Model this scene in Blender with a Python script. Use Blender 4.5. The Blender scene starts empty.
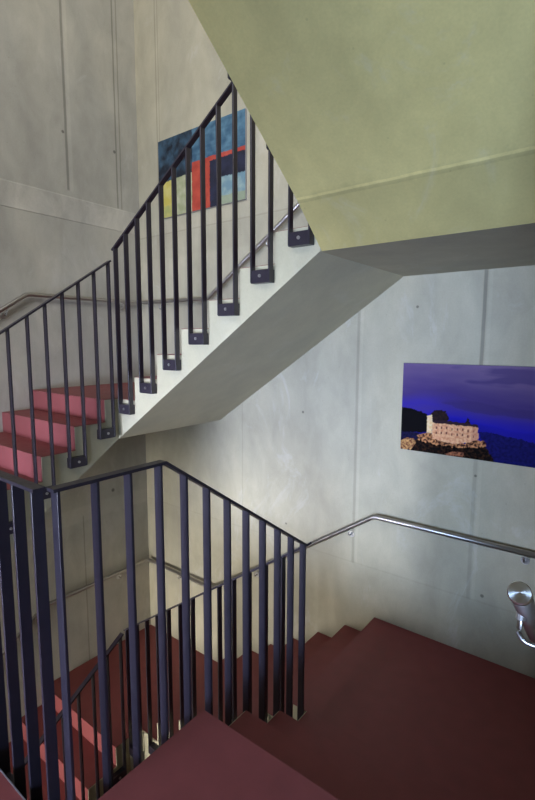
import bpy, bmesh, math, random
from mathutils import Vector, Matrix, noise

scene = bpy.context.scene
COL = scene.collection
V = Vector

# ------------------------------------------------------------------ helpers
def lin(r, g, b):
    f = lambda c: (c/255/12.92) if c/255 <= .04045 else ((c/255+.055)/1.055)**2.4
    return (f(r), f(g), f(b), 1.0)

def obj(name, bm, mat, parent=None, smooth=False):
    bmesh.ops.recalc_face_normals(bm, faces=bm.faces)
    me = bpy.data.meshes.new(name)
    if parent is not None:
        bmesh.ops.translate(bm, verts=bm.verts, vec=-world_loc(parent))
    bm.to_mesh(me); bm.free()
    if smooth:
        for p in me.polygons: p.use_smooth = True
    o = bpy.data.objects.new(name, me)
    me.materials.append(mat)
    COL.objects.link(o)
    if parent is not None:
        o.parent = parent
    return o

def world_loc(o):
    l = V((0, 0, 0))
    while o is not None:
        l = l + o.location; o = o.parent
    return l

def thing(name, label, cat, loc, group=None):
    o = bpy.data.objects.new(name, None)
    o.empty_display_size = .1
    COL.objects.link(o); o.location = loc
    o['label'] = label; o['category'] = cat
    if group: o['group'] = group
    return o

def struct(name, bm, mat):
    o = obj(name, bm, mat); o['kind'] = 'structure'
    return o

def add_box(bm, x0, x1, y0, y1, z0, z1, bev=0):
    vs = [bm.verts.new((x, y, z)) for x in (x0, x1) for y in (y0, y1) for z in (z0, z1)]
    q = [(0, 1, 3, 2), (4, 6, 7, 5), (0, 4, 5, 1), (2, 3, 7, 6), (0, 2, 6, 4), (1, 5, 7, 3)]
    fs = [bm.faces.new([vs[i] for i in f]) for f in q]
    if bev:
        es = list({e for f in fs for e in f.edges})
        bmesh.ops.bevel(bm, geom=es, offset=bev, segments=2, affect='EDGES', profile=.5)
    return bm

def box(*a, bev=0):
    return add_box(bmesh.new(), *a, bev=bev)

def add_prism(bm, pts, f0, f1):
    """extrude a polygon: f0(p) and f1(p) give the two ends of each point"""
    a = [bm.verts.new(f0(p)) for p in pts]; b = [bm.verts.new(f1(p)) for p in pts]
    n = len(pts)
    bm.faces.new(a); bm.faces.new(b[::-1])
    for i in range(n):
        bm.faces.new((a[i], b[i], b[(i+1) % n], a[(i+1) % n]))
    return bm

def prism(*a):
    return add_prism(bmesh.new(), *a)

def add_sweep(bm, path, prof, up=V((0, 0, 1)), caps=True):
    """sweep a closed 2-D profile (side, up) along a path with mitred corners"""
    path = [V(p) for p in path]; n = len(path); rings = []
    for i, p in enumerate(path):
        d0 = (path[i]-path[i-1]).normalized() if i else None
        d1 = (path[i+1]-path[i]).normalized() if i < n-1 else None
        d = d0 or d1
        if d0 is not None and d1 is not None:
            nrm = (d0+d1).normalized(); d = d0
        else:
            nrm = d
        s = d.cross(up)
        s = s.normalized() if s.length > 1e-4 else V((1, 0, 0))
        u = s.cross(d).normalized()
        ring = []
        for a, b in prof:
            q = p+s*a+u*b
            t = (p-q).dot(nrm)/d.dot(nrm)
            ring.append(bm.verts.new(q+d*t))
        rings.append(ring)
    m = len(prof)
    for i in range(n-1):
        for j in range(m):
            bm.faces.new((rings[i][j], rings[i][(j+1) % m], rings[i+1][(j+1) % m], rings[i+1][j]))
    if caps:
        bm.faces.new(rings[0][::-1]); bm.faces.new(rings[-1])
    return bm

def circ(r, n=16):
    return [(r*math.cos(2*math.pi*i/n), r*math.sin(2*math.pi*i/n)) for i in range(n)]

def rect(w, h):
    return [(-w/2, -h/2), (w/2, -h/2), (w/2, h/2), (-w/2, h/2)]

def tube(path, r, n=16):
    return add_sweep(bmesh.new(), path, circ(r, n))

def bend(path, r=.06, k=5):
    """round the inner corners of a path"""
    path = [V(p) for p in path]; out = [path[0]]
    for i in range(1, len(path)-1):
        a, p, b = path[i-1], path[i], path[i+1]
        A = p+(a-p).normalized()*r; B = p+(b-p).normalized()*r
        for j in range(k+1):
            t = j/k
            out.append(A*(1-t)**2+p*2*t*(1-t)+B*t*t)
    out.append(path[-1])
    return out

# ------------------------------------------------------------------ materials
class NT:
    def __init__(self, name):
        self.m = bpy.data.materials.new(name); self.m.use_nodes = True
        self.t = self.m.node_tree; self.n = self.t.nodes
        self.b = self.n['Principled BSDF']
    def node(self, typ, **kw):
        n = self.n.new(typ)
        for k, v in kw.items(): setattr(n, k, v)
        return n
    def link(self, a, b): self.t.links.new(a, b)
    def math(self, op, a, b=None, c=None, clamp=False):
        n = self.node('ShaderNodeMath', operation=op); n.use_clamp = clamp
        for i, x in enumerate((a, b, c)):
            if x is None: continue
            if isinstance(x, (int, float)): n.inputs[i].default_value = x
            else: self.link(x, n.inputs[i])
        return n.outputs[0]
    def noise(self, vec, scale, detail=4, rough=.55, dist=0):
        n = self.node('ShaderNodeTexNoise'); n.inputs['Scale'].default_value = scale
        n.inputs['Detail'].default_value = detail; n.inputs['Roughness'].default_value = rough
        n.inputs['Distortion'].default_value = dist
        self.link(vec, n.inputs['Vector']); return n.outputs['Fac']
    def maprange(self, x, a, b, c, d, smooth=False):
        n = self.node('ShaderNodeMapRange')
        if smooth: n.interpolation_type = 'SMOOTHSTEP'
        self.link(x, n.inputs[0])
        for i, v in enumerate((a, b, c, d)): n.inputs[i+1].default_value = v
        return n.outputs[0]
    def mix(self, fac, a, b, mode='MIX'):
        n = self.node('ShaderNodeMix', data_type='RGBA', blend_type=mode)
        if isinstance(fac, (int, float)): n.inputs[0].default_value = fac
        else: self.link(fac, n.inputs[0])
        for i, x in ((6, a), (7, b)):
            if isinstance(x, tuple): n.inputs[i].default_value = x
            else: self.link(x, n.inputs[i])
        return n.outputs[2]

def concrete(name, base, lines=(), bands=(), holes=(), contrast=1.25, rough=.62):
    """board-cast concrete. lines: (axis, pos, halfwidth, gain, zmin, zmax);
    bands: (zmin, zmax, gain); holes: (x, y, z, radius)"""
    N = NT(name)
    tc = N.node('ShaderNodeTexCoord').outputs['Object']
    sx = N.node('ShaderNodeSeparateXYZ'); N.link(tc, sx.inputs[0])
    ax = {'x': sx.outputs[0], 'y': sx.outputs[1], 'z': sx.outputs[2]}
    mp = N.node('ShaderNodeMapping'); mp.inputs['Scale'].default_value = (1, 1, .55)
    N.link(tc, mp.inputs['Vector'])
    big = N.noise(mp.outputs[0], 1.1, 3, .5, .4)
    mid = N.noise(mp.outputs[0], 4.5, 6, .62, .3)
    fine = N.noise(tc, 90, 3, .6)
    v = N.math('MULTIPLY', N.maprange(big, .3, .7, 1-.13*contrast, 1+.10*contrast),
               N.maprange(mid, .3, .7, 1-.11*contrast, 1+.08*contrast))
    v = N.math('MULTIPLY', v, N.maprange(fine, .3, .7, .96, 1.03))
    # small air pores
    vo = N.node('ShaderNodeTexVoronoi'); vo.inputs['Scale'].default_value = 9
    N.link(tc, vo.inputs['Vector'])
    pore = N.maprange(vo.outputs['Distance'], .03, .055, .86, 1.0)
    v = N.math('MULTIPLY', v, pore)
    # pale lime clouds
    lime = N.maprange(N.noise(mp.outputs[0], 2.3, 5, .7, 1.2), .56, .72, 0, .16*contrast, True)
    bump = fine
    for (a, pos, hw, gain, zmin, zmax) in lines:
        wob = N.maprange(N.noise(tc, 5, 2), .3, .7, -.0015, .0015)
        d = N.math('ABSOLUTE', N.math('ADD', N.math('SUBTRACT', ax[a], pos), wob))
        m = N.maprange(d, hw*.45, hw, gain, 1.0, True)
        ins = N.math('MULTIPLY', N.maprange(ax['z'], zmin-.02, zmin, 0, 1), N.maprange(ax['z'], zmax, zmax+.02, 1, 0))
        m = N.math('ADD', N.math('MULTIPLY', m, ins), N.math('SUBTRACT', 1.0, ins))
        v = N.math('MULTIPLY', v, m)
    for (z0, z1, gain) in bands:
        wob = N.math('ADD', ax['z'], N.maprange(mid, .3, .7, -.02, .02))
        ins = N.math('MULTIPLY', N.maprange(wob, z0-.015, z0+.015, 0, 1), N.maprange(wob, z1-.015, z1+.015, 1, 0))
        v = N.math('MULTIPLY', v, N.math('ADD', 1.0, N.math('MULTIPLY', ins, gain-1)))
    for (hx, hy, hz, hr) in holes:
        vm = N.node('ShaderNodeVectorMath', operation='DISTANCE'); N.link(tc, vm.inputs[0])
        vm.inputs[1].default_value = (hx, hy, hz)
        v = N.math('MULTIPLY', v, N.maprange(vm.outputs['Value'], hr*.6, hr, .45, 1.0, True))
    c = N.mix(1.0, base, N.node('ShaderNodeCombineColor').outputs[0], 'MULTIPLY')
    comb = [n for n in N.n if n.type == 'COMBINE_COLOR'][0]
    for i in range(3): N.link(v, comb.inputs[i])
    warm = N.mix(N.maprange(big, .4, .65, 0, .35), c, N.mix(1.0, c, (1.0, .94, .82, 1), 'MULTIPLY'))
    c2 = N.mix(lime, warm, (.66, .66, .64, 1))
    N.link(c2, N.b.inputs['Base Color'])
    N.b.inputs['Roughness'].default_value = rough
    N.b.inputs['Specular IOR Level'].default_value = .3
    bp = N.node('ShaderNodeBump'); bp.inputs['Strength'].default_value = .12; bp.inputs['Distance'].default_value = .01
    N.link(N.math('ADD', mid, N.math('MULTIPLY', fine, .4)), bp.inputs['Height'])
    N.link(bp.outputs[0], N.b.inputs['Normal'])
    return N.m

def plain(name, col, rough, metal=0, spec=.5, var=.06, scale=14, rvar=.05):
    N = NT(name)
    tc = N.node('ShaderNodeTexCoord').outputs['Object']
    v = N.maprange(N.noise(tc, scale, 5, .6), .3, .7, 1-var, 1+var)
    comb = N.node('ShaderNodeCombineColor')
    for i in range(3): N.link(v, comb.inputs[i])
    N.link(N.mix(1.0, col, comb.outputs[0], 'MULTIPLY'), N.b.inputs['Base Color'])
    N.b.inputs['Metallic'].default_value = metal
    N.link(N.maprange(N.noise(tc, scale*2, 3), .3, .7, rough-rvar, rough+rvar), N.b.inputs['Roughness'])
    N.b.inputs['Specular IOR Level'].default_value = spec
    return N.m

def attr_paint(name, rough, canvas=0):
    N = NT(name)
    a = N.node('ShaderNodeAttribute', attribute_name='paint')
    N.link(a.outputs['Color'], N.b.inputs['Base Color'])
    N.b.inputs['Roughness'].default_value = rough
    if canvas:
        tc = N.node('ShaderNodeTexCoord').outputs['Object']
        bp = N.node('ShaderNodeBump'); bp.inputs['Strength'].default_value = .25; bp.inputs['Distance'].default_value = .004
        N.link(N.noise(tc, 60, 4), bp.inputs['Height']); N.link(bp.outputs[0], N.b.inputs['Normal'])
    return N.m

CB = (.42, .392, .298, 1)
M_wall_back = concrete('concrete_back_wall', CB,
    lines=[('x', .345, .010, .72, 3.9, 8), ('x', .385, .008, .78, 3.9, 8), ('x', 2.815, .016, .80, .78, 3.9),
           ('x', 2.845, .018, 1.08, .78, 3.9), ('x', 3.775, .017, .60, 2.1, 3.9), ('x', 3.775, .018, .84, .78, 2.1), ('x', 3.81, .016, 1.07, .78, 3.9), ('x', 1.55, .010, .88, .78, 3.0),
           ('z', 3.86, .010, .84, -3, 9), ('z', .775, .010, .93, -3, 9)],
    bands=[(3.60, 3.85, .94), (.60, .77, .97)],
    holes=[(3.873, 0, .826, .016), (2.278, 0, 2.05, .015), (2.1, 0, .95, .013), (3.30, 0, 2.95, .013), (3.78, 0, 1.72, .012)])
M_wall_left = concrete('concrete_left_wall', (.42, .41, .36, 1),
    lines=[('y', -.862, .017, .62, 4.2, 8), ('y', -.825, .026, 1.10, 4.2, 8), ('y', -.285, .012, .62, 4.15, 8), ('y', -.235, .010, .70, 4.15, 8),
           ('y', -.862, .010, .72, -3, .78)],
    bands=[(.73, .9, 1.10)],
    holes=[(0, -.894, 4.735, .018), (0, -.307, 4.723, .02), (0, -.479, .987, .025)])
M_wall = concrete('concrete_wall', CB)
M_band = concrete('concrete_ring_beam', (.50, .485, .43, 1), contrast=2.0)
M_stringer = concrete('concrete_stair', (.49, .46, .335, 1), contrast=.8, rough=.5)
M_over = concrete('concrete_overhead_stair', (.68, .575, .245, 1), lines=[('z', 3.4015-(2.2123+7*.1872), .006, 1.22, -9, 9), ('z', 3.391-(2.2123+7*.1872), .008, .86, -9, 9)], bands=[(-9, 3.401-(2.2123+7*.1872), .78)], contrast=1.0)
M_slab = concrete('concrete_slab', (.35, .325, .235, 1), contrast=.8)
M_red = plain('red_stair_covering', (.225, .060, .060, 1), .5, spec=.25, var=.07, scale=9)
M_redside = M_red
M_rail = plain('aubergine_lacquered_steel', (.023, .018, .028, 1), .36, spec=.55, var=.12, scale=20)
M_steel = plain('brushed_stainless_steel', (.42, .40, .38, 1), .36, metal=1.0, var=.02, scale=4, rvar=.02)
M_bolt = plain('zinc_bolt', (.55, .54, .52, 1), .35, metal=.9)
M_edge = plain('panel_edge_white', (.35, .35, .36, 1), .5)
M_trim = plain('grey_metal_edge_profile', (.30, .31, .34, 1), .35, metal=.6)
M_paint = attr_paint('painted_canvas', .5, 1)
M_photo = attr_paint('printed_photo_panel', .5)
M_photo.node_tree.nodes['Principled BSDF'].inputs['Specular IOR Level'].default_value = .03
M_frame = plain('window_frame_grey', (.12, .12, .13, 1), .4)
M_ceil = plain('ceiling_plaster', (.6, .6, .58, 1), .8)

def cap_material():
    N = NT('turned_steel_end_cap')
    N.b.inputs['Base Color'].default_value = (.85, .85, .84, 1)
    N.b.inputs['Metallic'].default_value = 1; N.b.inputs['Roughness'].default_value = .32
    N.b.inputs['Anisotropic'].default_value = .85
    t = N.node('ShaderNodeTangent'); t.direction_type = 'RADIAL'; t.axis = 'Z'
    N.link(t.outputs[0], N.b.inputs['Tangent'])
    return N.m
M_cap = cap_material()

def glass_material():
    m = bpy.data.materials.new('window_glass'); m.use_nodes = True
    t = m.node_tree; t.nodes.clear()
    o = t.nodes.new('ShaderNodeOutputMaterial'); mx = t.nodes.new('ShaderNodeMixShader'); mx.inputs[0].default_value = .08
    a = t.nodes.new('ShaderNodeBsdfTransparent'); b = t.nodes.new('ShaderNodeBsdfGlossy'); b.inputs['Roughness'].default_value = .02
    t.links.new(a.outputs[0], mx.inputs[1]); t.links.new(b.outputs[0], mx.inputs[2]); t.links.new(mx.outputs[0], o.inputs[0])
    return m
M_glass = glass_material()

# ------------------------------------------------------------------ dimensions (metres)
H = 3.12                       # storey height
R = .1872; T = .2793           # riser, tread
XW, YW = 1.2419, -1.2357       # inner corner of the well (back left)
XR = 4.545                     # right wall
X3, X3U = 3.2566, 3.20         # left side of lower / upper front-going flight
ZL, ZC, ZCl = .3424, 2.2123, -.9036   # right landing, upper corner landing, lower corner landing
ZCAM = ZL+4*R                  # landing the camera stands on
ZU = ZC+7*R                    # upper right landing
ZT = ZU+6*R                    # top landing
YE = -2.925                    # front edge of the well
CV = .003                      # thickness of the red covering
YF = -6.2; XB = 6.2            # front wall, end of the front bay
ZB, ZTOP = -2.12, 8.0
HR0 = .0; HRL = 1.2553         # handrail heights (corner, right landing) of the lower storey

# ------------------------------------------------------------------ setting
struct('wall_back', box(-.25, XB, 0, .25, ZB-.3, ZTOP+.2), M_wall_back)
struct('wall_left', box(-.25, 0, YF-.2, 0, ZB-.3, ZTOP+.2), M_wall_left)
bm = bmesh.new()
# slightly proud ring-beam band with a sloping upper edge, on the left wall
add_prism(bm, [(-.01, 3.894), (.005, 3.900), (.005, 4.120), (-.01, 4.165)], lambda p: V((p[0], YF, p[1])), lambda p: V((p[0], 0.02, p[1])))
struct('trim_1', bm, M_band)
struct('wall_right', box(XR, XR+.2, -2.62, 0, ZB-.3, ZTOP+.2), M_wall)
struct('wall_right.001', box(XR+.2, XB, -2.62, -2.42, ZB-.3, ZTOP+.2), M_wall)
struct('wall_right.002', box(XB, XB+.2, YF, -2.42, ZB-.3, ZTOP+.2), M_wall)
# windows in the front wall, behind the photographer: (x0, x1, z0, z1)
WINS = [(.8, 2.8, 1.12, 2.0), (4.6, 5.8, 1.6, 2.8), (2.6, 6.0, 5.1, 7.6), (.3, 1.6, -1.6, .4)]
bm = bmesh.new()
xs = sorted({0, XB+.2, *[w[0] for w in WINS], *[w[1] for w in WINS]})
zs = sorted({ZB-.3, ZTOP+.2, *[w[2] for w in WINS], *[w[3] for w in WINS]})
for i in range(len(xs)-1):
    for j in range(len(zs)-1):
        cx_, cz_ = (xs[i]+xs[i+1])/2, (zs[j]+zs[j+1])/2
        if not any(w[0] < cx_ < w[1] and w[2] < cz_ < w[3] for w in WINS):
            add_box(bm, xs[i], xs[i+1], YF-.2, YF, zs[j], zs[j+1])
bmesh.ops.remove_doubles(bm, verts=bm.verts, dist=1e-5)
struct('wall_front', bm, M_wall)
for i, (x0, x1, z0, z1) in enumerate(WINS):
    bm = bmesh.new()
    for q in (x0, (x0+x1)/2-.025, x1-.05): add_box(bm, q, q+.05, YF-.13, YF-.07, z0, z1)
    add_box(bm, x0, x1, YF-.13, YF-.07, z0, z0+.05); add_box(bm, x0, x1, YF-.13, YF-.07, z1-.05, z1)
    w = struct('window_%d' % (i+1), bm, M_frame)
    obj('pane', box(x0+.05, x1-.05, YF-.103, YF-.097, z0+.05, z1-.05), M_glass, w)
struct('ceiling', box(-.25, XB+.2, YF-.2, .25, ZTOP, ZTOP+.2), M_ceil)
struct('floor', box(-.25, XB+.2, YF-.2, .25, ZB-.2, ZB), M_red)
# the landing the photograph is taken from (whole front of the stairwell)
land = [(0, YF), (XB, YF), (XB, -2.62), (XR, -2.62), (XR, -2.2508), (X3, -2.2508), (X3, YE), (XW, YE), (XW, -2.715), (0, -2.715)]
slab = [(0, YF), (XB, YF), (XB, -2.62), (XR, -2.62), (XR, -2.42), (X3, -2.42), (X3, YE), (XW, YE), (XW, -2.84), (0, -2.84)]
struct('floor.001', prism(land, lambda p: V((p[0], p[1], ZCAM-CV)), lambda p: V((p[0], p[1], ZCAM))), M_red)
struct('floor.002', prism(slab, lambda p: V((p[0], p[1], ZCAM-.30)), lambda p: V((p[0], p[1], ZCAM-CV))), M_slab)
struct('trim_2', box(XW, X3, YE, YE+.004, ZCAM-.05, ZCAM+.002), M_trim)
# top landing above the photographer
struct('ceiling.001', box(X3U, XB, YF, -2.90, ZT-.25, ZT), M_slab)

# ------------------------------------------------------------------ stair flights and landings
def landing(label, poly, slabpoly, ztop, zbot, loc):
    t = thing('stair_landing', label, 'landing', loc)
    inset = lambda q: [(min(max(x, .002), XR-.002), min(y, -.002)) for x, y in q]
    poly, slabpoly = inset(poly), inset(slabpoly)
    obj('concrete_slab', prism(slabpoly, lambda p: V((p[0], p[1], zbot)), lambda p: V((p[0], p[1], ztop-CV))), M_slab, t)
    obj('floor_covering', prism(poly, lambda p: V((p[0], p[1], ztop-CV)), lambda p: V((p[0], p[1], ztop))), M_red, t)
    return t

def flight(label, to3, w0, w1, risers, z0, r, lower, loc, body=None, well=1):
    """to3(s, w, z) -> world; risers: s of each riser; lower: underside outline (s, z) from start to end"""
    t = thing('stair_flight', label, 'stairs', loc)
    n = len(risers)
    c0, c1 = (w0+.006, w1) if well == 0 else (w0, w1-.006)     # covering stops short of the open side
    lower = list(lower); lower[0] = (lower[0][0]+.001, lower[0][1]); lower[-1] = (lower[-1][0]-.001, lower[-1][1])
    s0, s1 = lower[0][0], lower[-1][0]
    prof = [(s0, z0-CV-.001)]
    for k, s in enumerate(risers):
        prof += [(s+CV, z0+k*r-CV-.001), (s+CV, z0+(k+1)*r-CV-.001)]
    prof.append((s1, z0+n*r-CV-.001))
    prof += list(lower[::-1])
    obj('concrete_body', prism(prof, lambda p: to3(p[0], w0, p[1]), lambda p: to3(p[0], w1, p[1])), body or M_stringer, t)
    for k, s in enumerate(risers):
        a, b = z0+k*r, z0+(k+1)*r
        if k < n-1:
            e = risers[k+1]+CV
            pr = [(s, a), (s+CV, a), (s+CV, b-CV), (e, b-CV), (e, b), (s, b)]
            obj('tread', prism(pr, lambda p: to3(p[0], c0, p[1]), lambda p: to3(p[0], c1, p[1])), M_red, t)
        else:
            pr = [(s, a+.001), (s+CV, a+.001), (s+CV, b-CV-.001), (s, b-CV-.001)]
            obj('riser', prism(pr, lambda p: to3(p[0], c0, p[1]), lambda p: to3(p[0], c1, p[1])), M_red, t)
    return t

toX = lambda s, w, z: V((s, w, z))
toY = lambda s, w, z: V((w, s, z))
toNY = lambda s, w, z: V((w, -s, z))
SL = .6766
T1 = .271
# upper storey
ZBU = 1.8686
flight('upper flight of pink-red steps rising along the left wall to the corner landing', toY, .002, XW,
       [-1.36-T1*k for k in range(5, -1, -1)], ZCAM, (ZC-ZCAM)/6,
       [(-2.84, ZCAM-.30), (-2.84+.08, ZCAM-.30), (YW, ZBU)][0:1]+[(-2.72, ZBU-.685*(2.72+YW)), (YW, ZBU)], (XW/2, -2.7, ZCAM))
f2r = [1.475+T*k for k in range(7)]
XS2, ZS2 = 3.1863, 3.1843
flight('upper flight with pale sawtooth concrete side rising right below the abstract painting', toX, YW, -.002, f2r, ZC, R,
       [(XW, ZBU), (XS2, ZS2)], (1.45, YW/2, ZC), well=0)
SU = [1.413+T*k for k in range(6)]
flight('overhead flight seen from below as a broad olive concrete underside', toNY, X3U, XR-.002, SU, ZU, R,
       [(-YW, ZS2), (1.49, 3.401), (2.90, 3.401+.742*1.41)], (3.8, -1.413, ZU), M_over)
landing('upper corner landing in red between the two upper flights', [(0, -1.36), (XW, -1.36), (XW, YW), (1.475, YW), (1.475, 0), (0, 0)],
        [(0, YW), (XW, YW), (XW, 0), (0, 0)], ZC, ZBU, (XW/2, YW/2, ZC))
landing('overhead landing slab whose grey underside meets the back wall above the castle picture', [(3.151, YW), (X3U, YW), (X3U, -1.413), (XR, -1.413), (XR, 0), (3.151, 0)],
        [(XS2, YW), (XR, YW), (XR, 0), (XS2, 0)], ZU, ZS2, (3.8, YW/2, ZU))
# lower storey
landing('dark red landing beside the back wall under the castle picture', [(3.035, YW), (X3, YW), (X3, -1.413), (XR, -1.413), (XR, 0), (3.035, 0)],
        [(3.07, YW), (XR, YW), (XR, 0), (3.07, 0)], ZL, ZL-.34, (3.8, YW/2, ZL))
flight('short dark flight descending from the nearest landing to the landing under the castle picture', toNY, X3, XR-.002,
       [1.413+T*k for k in range(4)], ZL, R, [(-YW, ZL-.34), (1.49, ZL-.12), (2.42, ZCAM-.30)], (3.9, -1.413, ZL), well=0)
f2l = [3.035-T*k for k in range(6, -1, -1)]
flight('lower dark red flight along the back wall descending left from the castle picture landing', toX, YW, -.002, f2l, ZCl, (ZL-ZCl)/7,
       [(XW, ZCl-.34), (3.07, ZL-.34)], (1.36, YW/2, ZCl), well=0)
landing('lower corner landing in dark red deep in the stairwell', [(0, -1.38), (XW, -1.38), (XW, YW), (1.359, YW), (1.359, 0), (0, 0)],
        [(0, YW), (XW, YW), (XW, 0), (0, 0)], ZCl, ZCl-.34, (XW/2, YW/2, ZCl))
zf = ZB
flight('lowest flight of red steps glimpsed through the foreground balusters at left', toY, .002, XW,
       [-1.38-T*k for k in range(5, -1, -1)], ZCl-6*.1872, .1872, [(-2.9, ZCl-6*.1872-.05), (-2.7, ZCl-6*.1872-.05), (YW, ZCl-.34)], (XW/2, -2.776, zf))

# ------------------------------------------------------------------ steel railings
def bar(p0, ztop, w=.011, d=.040, wd=(1, 0)):
    x, y, z = p0
    hx = (w if wd[0] else d)/2; hy = (d if wd[0] else w)/2
    return box(x-hx, x+hx, y-hy, y+hy, z, ztop, bev=.002)

def railing(label, along, off, bars, rail, zbot, side, face, loc, pairs=None, bw=.040, group=None):
    """along 'x'/'y'; off = plane of the bars; bars: positions along; rail(s) -> z of the rail centre;
    zbot(i) -> bottom of bar i; side: direction (+1/-1) from the bars to the concrete; face: concrete plane"""
    t = thing('railing', label, 'railing', loc, group)
    for i, s in enumerate(bars):
        p = (s, off, zbot(i)) if along == 'x' else (off, s, zbot(i))
        obj('baluster', bar(p, rail(s)-.002, .0115, bw, (1, 0) if along == 'x' else (0, 1)), M_rail, t)
    for (i, j) in (pairs or []):
        a, b = sorted((bars[i], bars[j])); z = min(zbot(i), zbot(j))
        lo, hi = sorted((off-side*.017, face-side*.0006))
        if along == 'x':
            bb = box(a-.005, b+.005, lo, hi, z-.006, z+.072, bev=.003)
        else:
            bb = box(lo, hi, a-.005, b+.005, z-.006, z+.072, bev=.003)
        br = obj('bracket', bb, M_rail, t)
        c = (a+b)/2; q0 = off-side*.024; q1 = off-side*.012
        if along == 'x': pa = [(c, q0, z+.036), (c, q1, z+.036)]
        else: pa = [(q0, c, z+.036), (q1, c, z+.036)]
        obj('bolt', tube(pa, .010, 10), M_bolt, br)
    return t

def toprail(t, path, w=.040, h=.012):
    obj('top_rail', add_sweep(bmesh.new(), path, rect(w, h)), M_rail, t)

# upper flight along the left wall
O1 = XW+.035
F1 = lambda y: 3.305+.6765*(y+1.303)
b1 = [y for k in range(6) for y in (-1.306-.2645*k, -1.436-.2645*k)]
zb1 = lambda i: 1.905-.1835*(i//2)
t = railing('dark steel railing of the upper flight along the left wall, thin balusters', 'y', O1, b1, F1, zb1, -1, XW, (O1, -1.9, 1.9),
            pairs=[(2*k, 2*k+1) for k in range(6)], bw=.040)
toprail(t, [(O1, -1.288, F1(-1.288)), (O1, -2.78, F1(-2.78))])
# upper flight along the back wall
O2 = YW-.035
F2 = lambda x: 3.411+.6551*(x-1.329)
b2 = [x for k in range(7) for x in (1.333+T*k, 1.470+T*k)]
zb2 = lambda i: 2.105+R*(i//2)
t = railing('black steel railing climbing right in front of the abstract painting', 'x', O2, b2, F2, zb2, 1, YW, (2.2, O2, 2.1),
            pairs=[(2*k, 2*k+1) for k in range(7)], bw=.040)
toprail(t, [(1.305, O2, F2(1.305)), (3.16, O2, F2(3.16))])
# overhead flight
O3 = X3U-.030
F3 = lambda y: 4.62+.67*(-1.413-y)
b3 = [y for k in range(1, 6) for y in (-1.275-.272*k, -1.405-.272*k)]
zb3 = lambda i: 3.398+.202*(i//2+1)
t = railing('dark railing of the overhead flight, brackets just showing past its sloping left edge', 'y', O3, b3, F3, zb3, 1, X3U, (O3, -1.9, 3.5),
            pairs=[(2*k, 2*k+1) for k in range(5)], bw=.040)
toprail(t, [(O3, -1.52, F3(-1.52)), (O3, -2.7, F3(-2.7))])
# nearest railing: level beside the landing, then down the short flight
O4 = X3-.06
ZR = 2.212
def F4(y): return ZR if y < -2.392 else ZR-.6795*(y+2.392)
b4 = [-2.829, -2.690, -2.556, -2.417, -2.287, -2.158, -2.026, -1.893, -1.763, -1.634, -1.508, -1.386]
def zb4(i): return ZCAM-.20 if b4[i] < -2.26 else ZCAM-.13-.1872*((i-3)//2)*1.0
t = railing('nearest dark railing, level beside the landing then sloping down toward the back wall', 'y', O4, b4, F4, zb4, 1, X3, (O4, -2.1, .6),
            pairs=[(0, 1), (2, 3), (4, 5), (6, 7), (8, 9), (10, 11)], bw=.040)
toprail(t, [(O4, -2.846, ZR), (O4, -2.392, ZR), (O4, -1.363, F4(-1.363))])
# railing at the front edge of the well
O5 = YE+.060
b5 = [3.148-.131*k for k in range(14)]
t = railing('foreground railing cut by the left photo edge, crossing the front edge of the well', 'x', O5, b5, lambda x: ZR, lambda i: ZCAM-.20, -1, YE, (2.4, O5, ZCAM),
            pairs=[(2*k, 2*k+1) for k in range(7)], bw=.040)
toprail(t, [(3.166, O5, ZR), (1.34, O5, ZR)])
# lower flight along the back wall
F6 = lambda x: .417+.690*(x-1.628)
b6 = [1.315+.1385*k for k in range(14)]
zl6 = lambda i: -1.0+(ZL-ZCl)/7*(i//2)
t = railing('lower dark railing along the descending back wall flight, behind the nearest railing', 'x', O2, b6, F6, zl6, 1, YW, (2.2, O2, -.3),
            pairs=[(2*k, 2*k+1) for k in range(7)], bw=.040)
toprail(t, [(1.29, O2, F6(1.29)), (3.17, O2, F6(3.17))])
# lowest flight
F7 = lambda y: .15+.66*(y+1.303)
b7 = [y for k in range(6) for y in (-1.318-.272*k, -1.452-.272*k)]
zl7 = lambda i: ZCl-.30-.1835*(i//2)
t = railing('deepest railing at lower left, beside the lowest red steps', 'y', O1, b7, F7, zl7, -1, XW, (O1, -1.9, -1.2),
            pairs=[(2*k, 2*k+1) for k in range(6)], bw=.040)
toprail(t, [(O1, -1.295, F7(-1.295)), (O1, -2.8, F7(-2.8))])

# ------------------------------------------------------------------ stainless handrails on the walls
def wall_bracket(t, p, nrm, drop=.075):
    """rosette on the wall, bent rod up to the tube; p on the tube axis, nrm from the wall"""
    p = V(p); nrm = V(nrm); w = p-nrm*abs(.06)
    base = w-V((0, 0, drop))
    rod = bend([base, base+nrm*.06, p-V((0, 0, .015))], .028, 5)
    b = obj('wall_bracket', tube(rod, .0065, 10), M_steel, t, True)
    obj('rosette', tube([base, base+nrm*.008], .028, 20), M_bolt, b)

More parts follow.
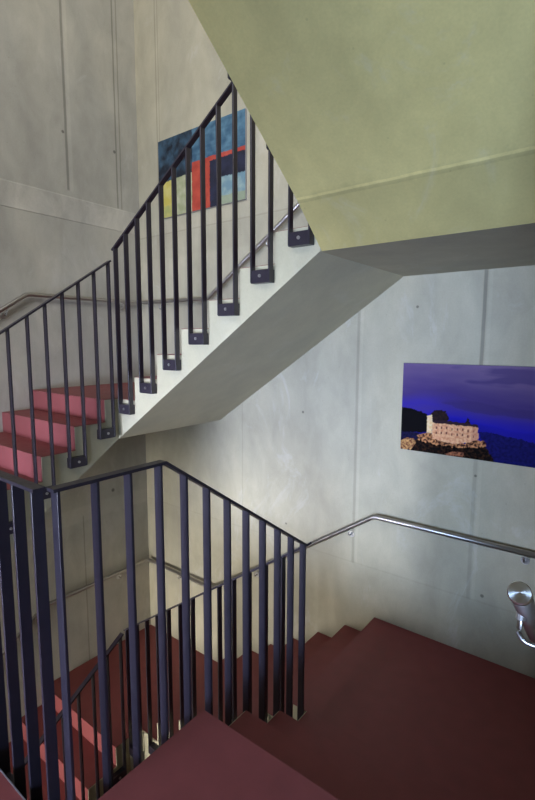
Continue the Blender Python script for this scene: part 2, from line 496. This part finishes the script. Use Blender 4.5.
def handrail(label, dz, brackets, loc):
    t = thing('handrail', label, 'handrail', loc)
    pa = [V((.06, -2.75, dz-.66*(2.75-1.366))), V((.06, -1.366, dz)), V((.06, -.06, dz+.01)), V((1.1452, -.06, dz)), V((3.0275, -.06, dz+HRL)), V((XR-.03, -.06, dz+HRL))]
    obj('tube', tube(bend(pa, .035, 4), .0205, 20), M_steel, t, True)
    for p, n in brackets: wall_bracket(t, p, n)
    return t
sl = HRL/(3.0275-1.1452)
handrail('stainless steel tube handrail around the upper corner landing', H,
         [((.06, -1.556, H-.66*(.19)), (1, 0, 0)), ((.06, -.30, H), (1, 0, 0)), ((.38, -.06, H), (0, -1, 0)), ((1.9, -.06, H+sl*.755), (0, -1, 0)), ((2.8, -.06, H+sl*1.655), (0, -1, 0))], (.06, -.06, H))
handrail('stainless steel tube handrail bending below the castle picture and down the back wall', 0,
         [((.06, -1.50, -.66*.134), (1, 0, 0)), ((.06, -.45, 0), (1, 0, 0)), ((.6, -.06, 0), (0, -1, 0)), ((1.75, -.06, sl*.6), (0, -1, 0)), ((2.80, -.06, sl*1.655), (0, -1, 0)), ((4.136, -.06, HRL), (0, -1, 0))], (.06, -.06, 0))
# handrail of the short flight on the right wall, starting with a turned cap
t = thing('handrail', 'steel handrail end with round brushed cap at the right photo edge', 'handrail', (4.47, -2.45, 2.1))
A = V((4.47, -2.525, 2.165)); D = V((0, .78, -.625)).normalized()
B = A+D*1.15
obj('tube', tube([A, B], .0212, 24), M_steel, t, True)
bm = bmesh.new()
prof = [(.0, .0062), (.012, .006), (.0215, .0052), (.0235, .003), (.0235, -.004), (.0225, -.012), (0, -.012)]
rings = []
for r_, h_ in prof:
    rings.append([bm.verts.new((r_*math.cos(a*math.pi/16), r_*math.sin(a*math.pi/16), h_)) for a in range(32)])
for i in range(len(prof)-1):
    for j in range(32):
        bm.faces.new((rings[i][j], rings[i][(j+1) % 32], rings[i+1][(j+1) % 32], rings[i+1][j]))
bmesh.ops.remove_doubles(bm, verts=bm.verts, dist=1e-5)
bmesh.ops.recalc_face_normals(bm, faces=bm.faces)
me = bpy.data.meshes.new('end_cap'); bm.to_mesh(me); bm.free(); me.materials.append(M_cap)
cap = bpy.data.objects.new('end_cap', me); COL.objects.link(cap); cap.parent = t
cap.location = A-world_loc(t); cap.rotation_mode = 'QUATERNION'; cap.rotation_quaternion = (-D).to_track_quat('Z', 'Y')
P = A+D*.11
rod = bend([P-V((.006, 0, .012)), P-V((.010, 0, .085)), V((XR, P.y+.01, P.z-.088))], .03, 6)
b = obj('wall_bracket', tube(rod, .006, 10), M_steel, t, True)
obj('clamp', tube([P-V((.006, 0, .016)), P-V((.007, 0, .032))], .010, 12), M_bolt, b)
obj('rosette', tube([V((XR-.007, P.y+.01, P.z-.088)), V((XR, P.y+.01, P.z-.088))], .028, 20), M_bolt, b)

# ------------------------------------------------------------------ pictures
def inside(p, poly):
    x, z = p; c = False; n = len(poly)
    for i in range(n):
        x0, z0 = poly[i]; x1, z1 = poly[i-1]
        if (z0 > z) != (z1 > z) and x < (x1-x0)*(z-z0)/(z1-z0)+x0: c = not c
    return c

def nz(x, z, s, o=0, oc=4):
    return noise.fractal(V((x*s, z*s, o)), .9, 2.0, oc)

def picture(t, name, x0, x1, z0, z1, y, nx, nzv, fn, mat, gain):
    bm = bmesh.new()
    g = [[bm.verts.new((x0+(x1-x0)*i/nx, y, z0+(z1-z0)*j/nzv)) for j in range(nzv+1)] for i in range(nx+1)]
    for i in range(nx):
        for j in range(nzv):
            bm.faces.new((g[i][j], g[i+1][j], g[i+1][j+1], g[i][j+1]))
    o = obj(name, bm, mat, t)
    ca = o.data.color_attributes.new('paint', 'FLOAT_COLOR', 'POINT')
    L = world_loc(t)
    for k, v in enumerate(o.data.vertices):
        q = fn(v.co.x+L.x, v.co.z+L.z)
        ca.data[k].color = (q[0]*gain, q[1]*gain, q[2]*gain, 1)
    return o

def mixc(a, b, t):
    t = max(0, min(1, t)); return tuple(a[i]*(1-t)+b[i]*t for i in range(3))+(1,)

# night view of a floodlit hilltop castle
PX0, PX1, PZ0, PZ1 = 3.216, 4.33, 1.846, 2.524
S = dict(
 hill=[(3.2, 2.18), (3.286, 2.176), (3.369, 2.159), (3.42, 2.138), (3.47, 2.09), (3.455, 2.017), (3.376, 1.995), (3.2, 1.985)],
 tower=[(3.415, 2.131), (3.454, 2.141), (3.459, 2.0), (3.419, 2.0)],
 main=[(3.456, 2.085), (3.784, 2.084), (3.789, 1.995), (3.723, 1.962), (3.632, 1.94), (3.537, 1.947), (3.462, 1.961)],
 roof=[(3.452, 2.097), (3.529, 2.105), (3.643, 2.103), (3.786, 2.099), (3.788, 2.082), (3.456, 2.080)],
 tree1=[(3.44, 2.146), (3.468, 2.174), (3.516, 2.183), (3.565, 2.164), (3.576, 2.12), (3.568, 2.095), (3.462, 2.09)],
 tree2=[(3.692, 2.1), (3.708, 2.145), (3.722, 2.115), (3.738, 2.089), (3.694, 2.085)],
 rock=[(3.346, 1.973), (3.397, 1.994), (3.456, 2.005), (3.478, 1.965), (3.575, 1.952), (3.705, 1.955), (3.757, 1.99), (3.828, 1.989), (3.851, 1.951), (3.795, 1.935), (3.651, 1.918), (3.499, 1.915), (3.358, 1.934)],
 dark=[(3.29, 1.906), (3.358, 1.95), (3.459, 1.949), (3.538, 1.93), (3.651, 1.926), (3.812, 1.957), (3.851, 1.938), (3.905, 1.84), (3.3, 1.84)],
 small=[(3.2, 1.904), (3.264, 1.942), (3.321, 1.939), (3.339, 1.911), (3.30, 1.85), (3.2, 1.85)],
 rock2=[(3.56, 1.854), (3.616, 1.882), (3.69, 1.885), (3.701, 1.856), (3.58, 1.84)],
 far=[(3.79, 2.05), (3.88, 2.052), (3.97, 2.036), (4.06, 2.03), (4.15, 2.012), (4.34, 2.0), (4.34, 1.84), (3.85, 1.84)])
def castle(x, z):
    v = (z-PZ0)/(PZ1-PZ0)
    n1 = nz(x*.45, z*2.2, 3, 1)
    top = lin(124, 104, 142); mid = lin(74, 58, 122); blue = lin(34, 30, 178); deep = lin(24, 22, 110)
    vv = v+.10*n1+.05*math.sin(x*5)
    if vv > .62: c = mixc(mid, top, (vv-.62)/.38)
    elif vv > .38: c = mixc(blue, mid, (vv-.38)/.24)
    else: c = mixc(deep, blue, (vv-.12)/.30)
    if vv > .55 and n1 > .05: c = mixc(c, lin(60, 48, 112), .6*min(1, (n1-.05)*4))
    w = .006*nz(x, z, 40, 3); p = (x+w, z+w)
    f = nz(x, z, 55, 5)
    if inside(p, S['far']): c = mixc(lin(18, 16, 78), lin(24, 24, 104), .5+f)
    if inside(p, S['hill']): c = lin(5, 4, 9)
    if z < 1.99 and x < 3.36 and not inside(p, S['hill']): c = mixc(lin(16, 14, 40), lin(24, 22, 66), .5+f)
    for k in ('tree1', 'tree2'):
        if inside((x+.012*f, z+.012*f), S[k]): c = mixc(lin(26, 18, 26), lin(50, 34, 30), .5+f)
    if inside(p, S['dark']): c = mixc(lin(10, 6, 8), lin(74, 44, 26), .12+.9*f)
    if inside((x+.01*f, z+.012*f), S['rock']): c = mixc(lin(60, 30, 26), lin(226, 156, 104), .42+1.5*f)
    if inside((x+.01*f, z+.01*f), S['small']): c = mixc(lin(120, 70, 50), lin(224, 172, 110), .45+1.2*f)
    if inside((x+.01*f, z+.01*f), S['rock2']): c = mixc(lin(90, 50, 40), lin(190, 120, 84), .45+1.2*f)
    if inside(p, S['main']):
        c = mixc(lin(226, 150, 112), lin(255, 200, 150), .5+f)
        for r_ in (2.045, 2.005):
            for k in range(8):
                if abs(x-(3.49+.038*k)) < .005 and abs(z-r_-.004*(k % 3)) < .009: c = lin(132, 78, 66)
        if x > 3.74: c = mixc(c, lin(196, 124, 104), .4)
    if inside(p, S['roof']): c = lin(52, 34, 44)
    if inside(p, S['tower']): c = mixc(lin(250, 206, 150), lin(255, 232, 184), .5+f)
    return c
t = thing('wall_picture', 'wide photo print of a floodlit hilltop castle under a purple-blue night sky', 'picture', ((PX0+PX1)/2, 0, PZ0))
obj('panel', box(PX0, PX1, -.0195, -.001, PZ0, PZ1), M_edge, t)
picture(t, 'photo_print', PX0, PX1, PZ0, PZ1, -.0202, 300, 190, castle, M_photo, .80)

# abstract painting
AX0, AX1, AZ0, AZ1 = .384, 1.618, 4.020, 4.820
def abstract(x, z):
    f = nz(x, z, 9, 2, 5); g = nz(x*.4, z*2.5, 12, 7, 5)
    e = .006*nz(x, z, 25, 9)
    xx, z_ = x+e, z+e
    edge = 4.385+.022*(x-.43)/.5
    if z_ > 4.50 or (xx < .905 and z_ > edge):
        if xx < .91: c = mixc(lin(14, 32, 52), lin(56, 98, 126), .38+1.0*f+.22*(z-4.4)/.4-.25*(x > .75))
        else: c = mixc(lin(46, 100, 134), lin(98, 152, 178), .42+.8*f-.3*g)
    elif xx < .90:
        c = mixc(lin(176, 184, 132), lin(214, 212, 172), .5+f)
        if xx < .64: c = mixc(lin(226, 206, 74), lin(238, 224, 120), .5+f) if z_ > 4.14 else mixc(lin(190, 194, 108), lin(224, 214, 110), .5+f)
    elif xx < 1.155 and xx > .895:
        c = mixc(lin(196, 52, 30), lin(226, 76, 46), .5+f)
        if 1.045 < xx < 1.06 and z_ < 4.43: c = lin(120, 34, 34)
    elif z_ > 4.462: c = mixc(lin(206, 56, 38), lin(226, 84, 60), .5+f)
    elif xx < 1.31 or z_ > 4.272+.03*(1.6-x): c = mixc(lin(22, 28, 54), lin(40, 46, 78), .5+f)
    else: c = mixc(lin(120, 164, 180), lin(170, 200, 196), .5+1.1*f)
    if z_ < 4.10 and xx > 1.31: c = mixc(c, lin(178, 184, 132), .7)
    m = (c[0]+c[1]+c[2])/3
    return mixc(c, (m*1.1, m, m*.9), .14)
t = thing('wall_painting', 'abstract canvas of blue, red, navy and yellow blocks behind the upper railing', 'painting', ((AX0+AX1)/2, 0, AZ0))
obj('canvas', box(AX0, AX1, -.0245, -.001, AZ0, AZ1), M_edge, t)
picture(t, 'painted_face', AX0, AX1, AZ0, AZ1, -.0252, 240, 156, abstract, M_paint, .66)

# ------------------------------------------------------------------ camera
cam = bpy.data.cameras.new('camera'); co = bpy.data.objects.new('camera', cam); COL.objects.link(co)
f_px, pitch, yaw, roll = 471.9091, -.1208, .6557, .0035
cy, sy, cp, sp = math.cos(yaw), math.sin(yaw), math.cos(pitch), math.sin(pitch)
F = V((-sy*cp, cy*cp, sp)); Rv = V((cy, sy, 0)); U = Rv.cross(F)
c, s = math.cos(roll), math.sin(roll)
Rv, U = Rv*c+U*s, U*c-Rv*s
mw = Matrix((Rv, U, -F)).transposed().to_4x4(); mw.translation = V((4.6165, -3.5708, 2.676))
co.matrix_world = mw
cam.sensor_fit = 'HORIZONTAL'; cam.sensor_width = 36; cam.lens = f_px*36/535
cam.clip_start = .02
scene.camera = co

# ------------------------------------------------------------------ daylight through the windows, sky
def area(name, loc, rot, sx, sz, power, col):
    l = bpy.data.lights.new(name, 'AREA'); l.shape = 'RECTANGLE'; l.size = sx; l.size_y = sz
    l.energy = power; l.color = col
    o = bpy.data.objects.new(name, l); COL.objects.link(o); o.location = loc; o.rotation_euler = rot
    return o
# added area lamps, spread (degrees) narrowed to pool light on wall and steps
for (x0, x1, z0, z1), power, spread, colr in zip(WINS, (98, 150, 440, 50), (60, 100, 150, 54),
        ((.66, .745, 1.0), (.46, .66, 1.0), (.93, .95, 1.0), (1.0, .96, .90))):
    l = area('daylight', ((x0+x1)/2, YF-.25, (z0+z1)/2), (math.radians(90), 0, 0), x1-x0, z1-z0, power, colr)
    l.data.spread = math.radians(spread)
w = bpy.data.worlds.new('sky'); scene.world = w; w.use_nodes = True
w.node_tree.nodes['Background'].inputs[0].default_value = (.75, .87, 1, 1)
w.node_tree.nodes['Background'].inputs[1].default_value = .3

scene.view_settings.view_transform = 'Standard'; scene.view_settings.look = 'None'
scene.view_settings.gamma = 1; scene.view_settings.use_curve_mapping = False
scene.view_settings.exposure = 0.0
scene.cycles.max_bounces = 10; scene.cycles.diffuse_bounces = 8
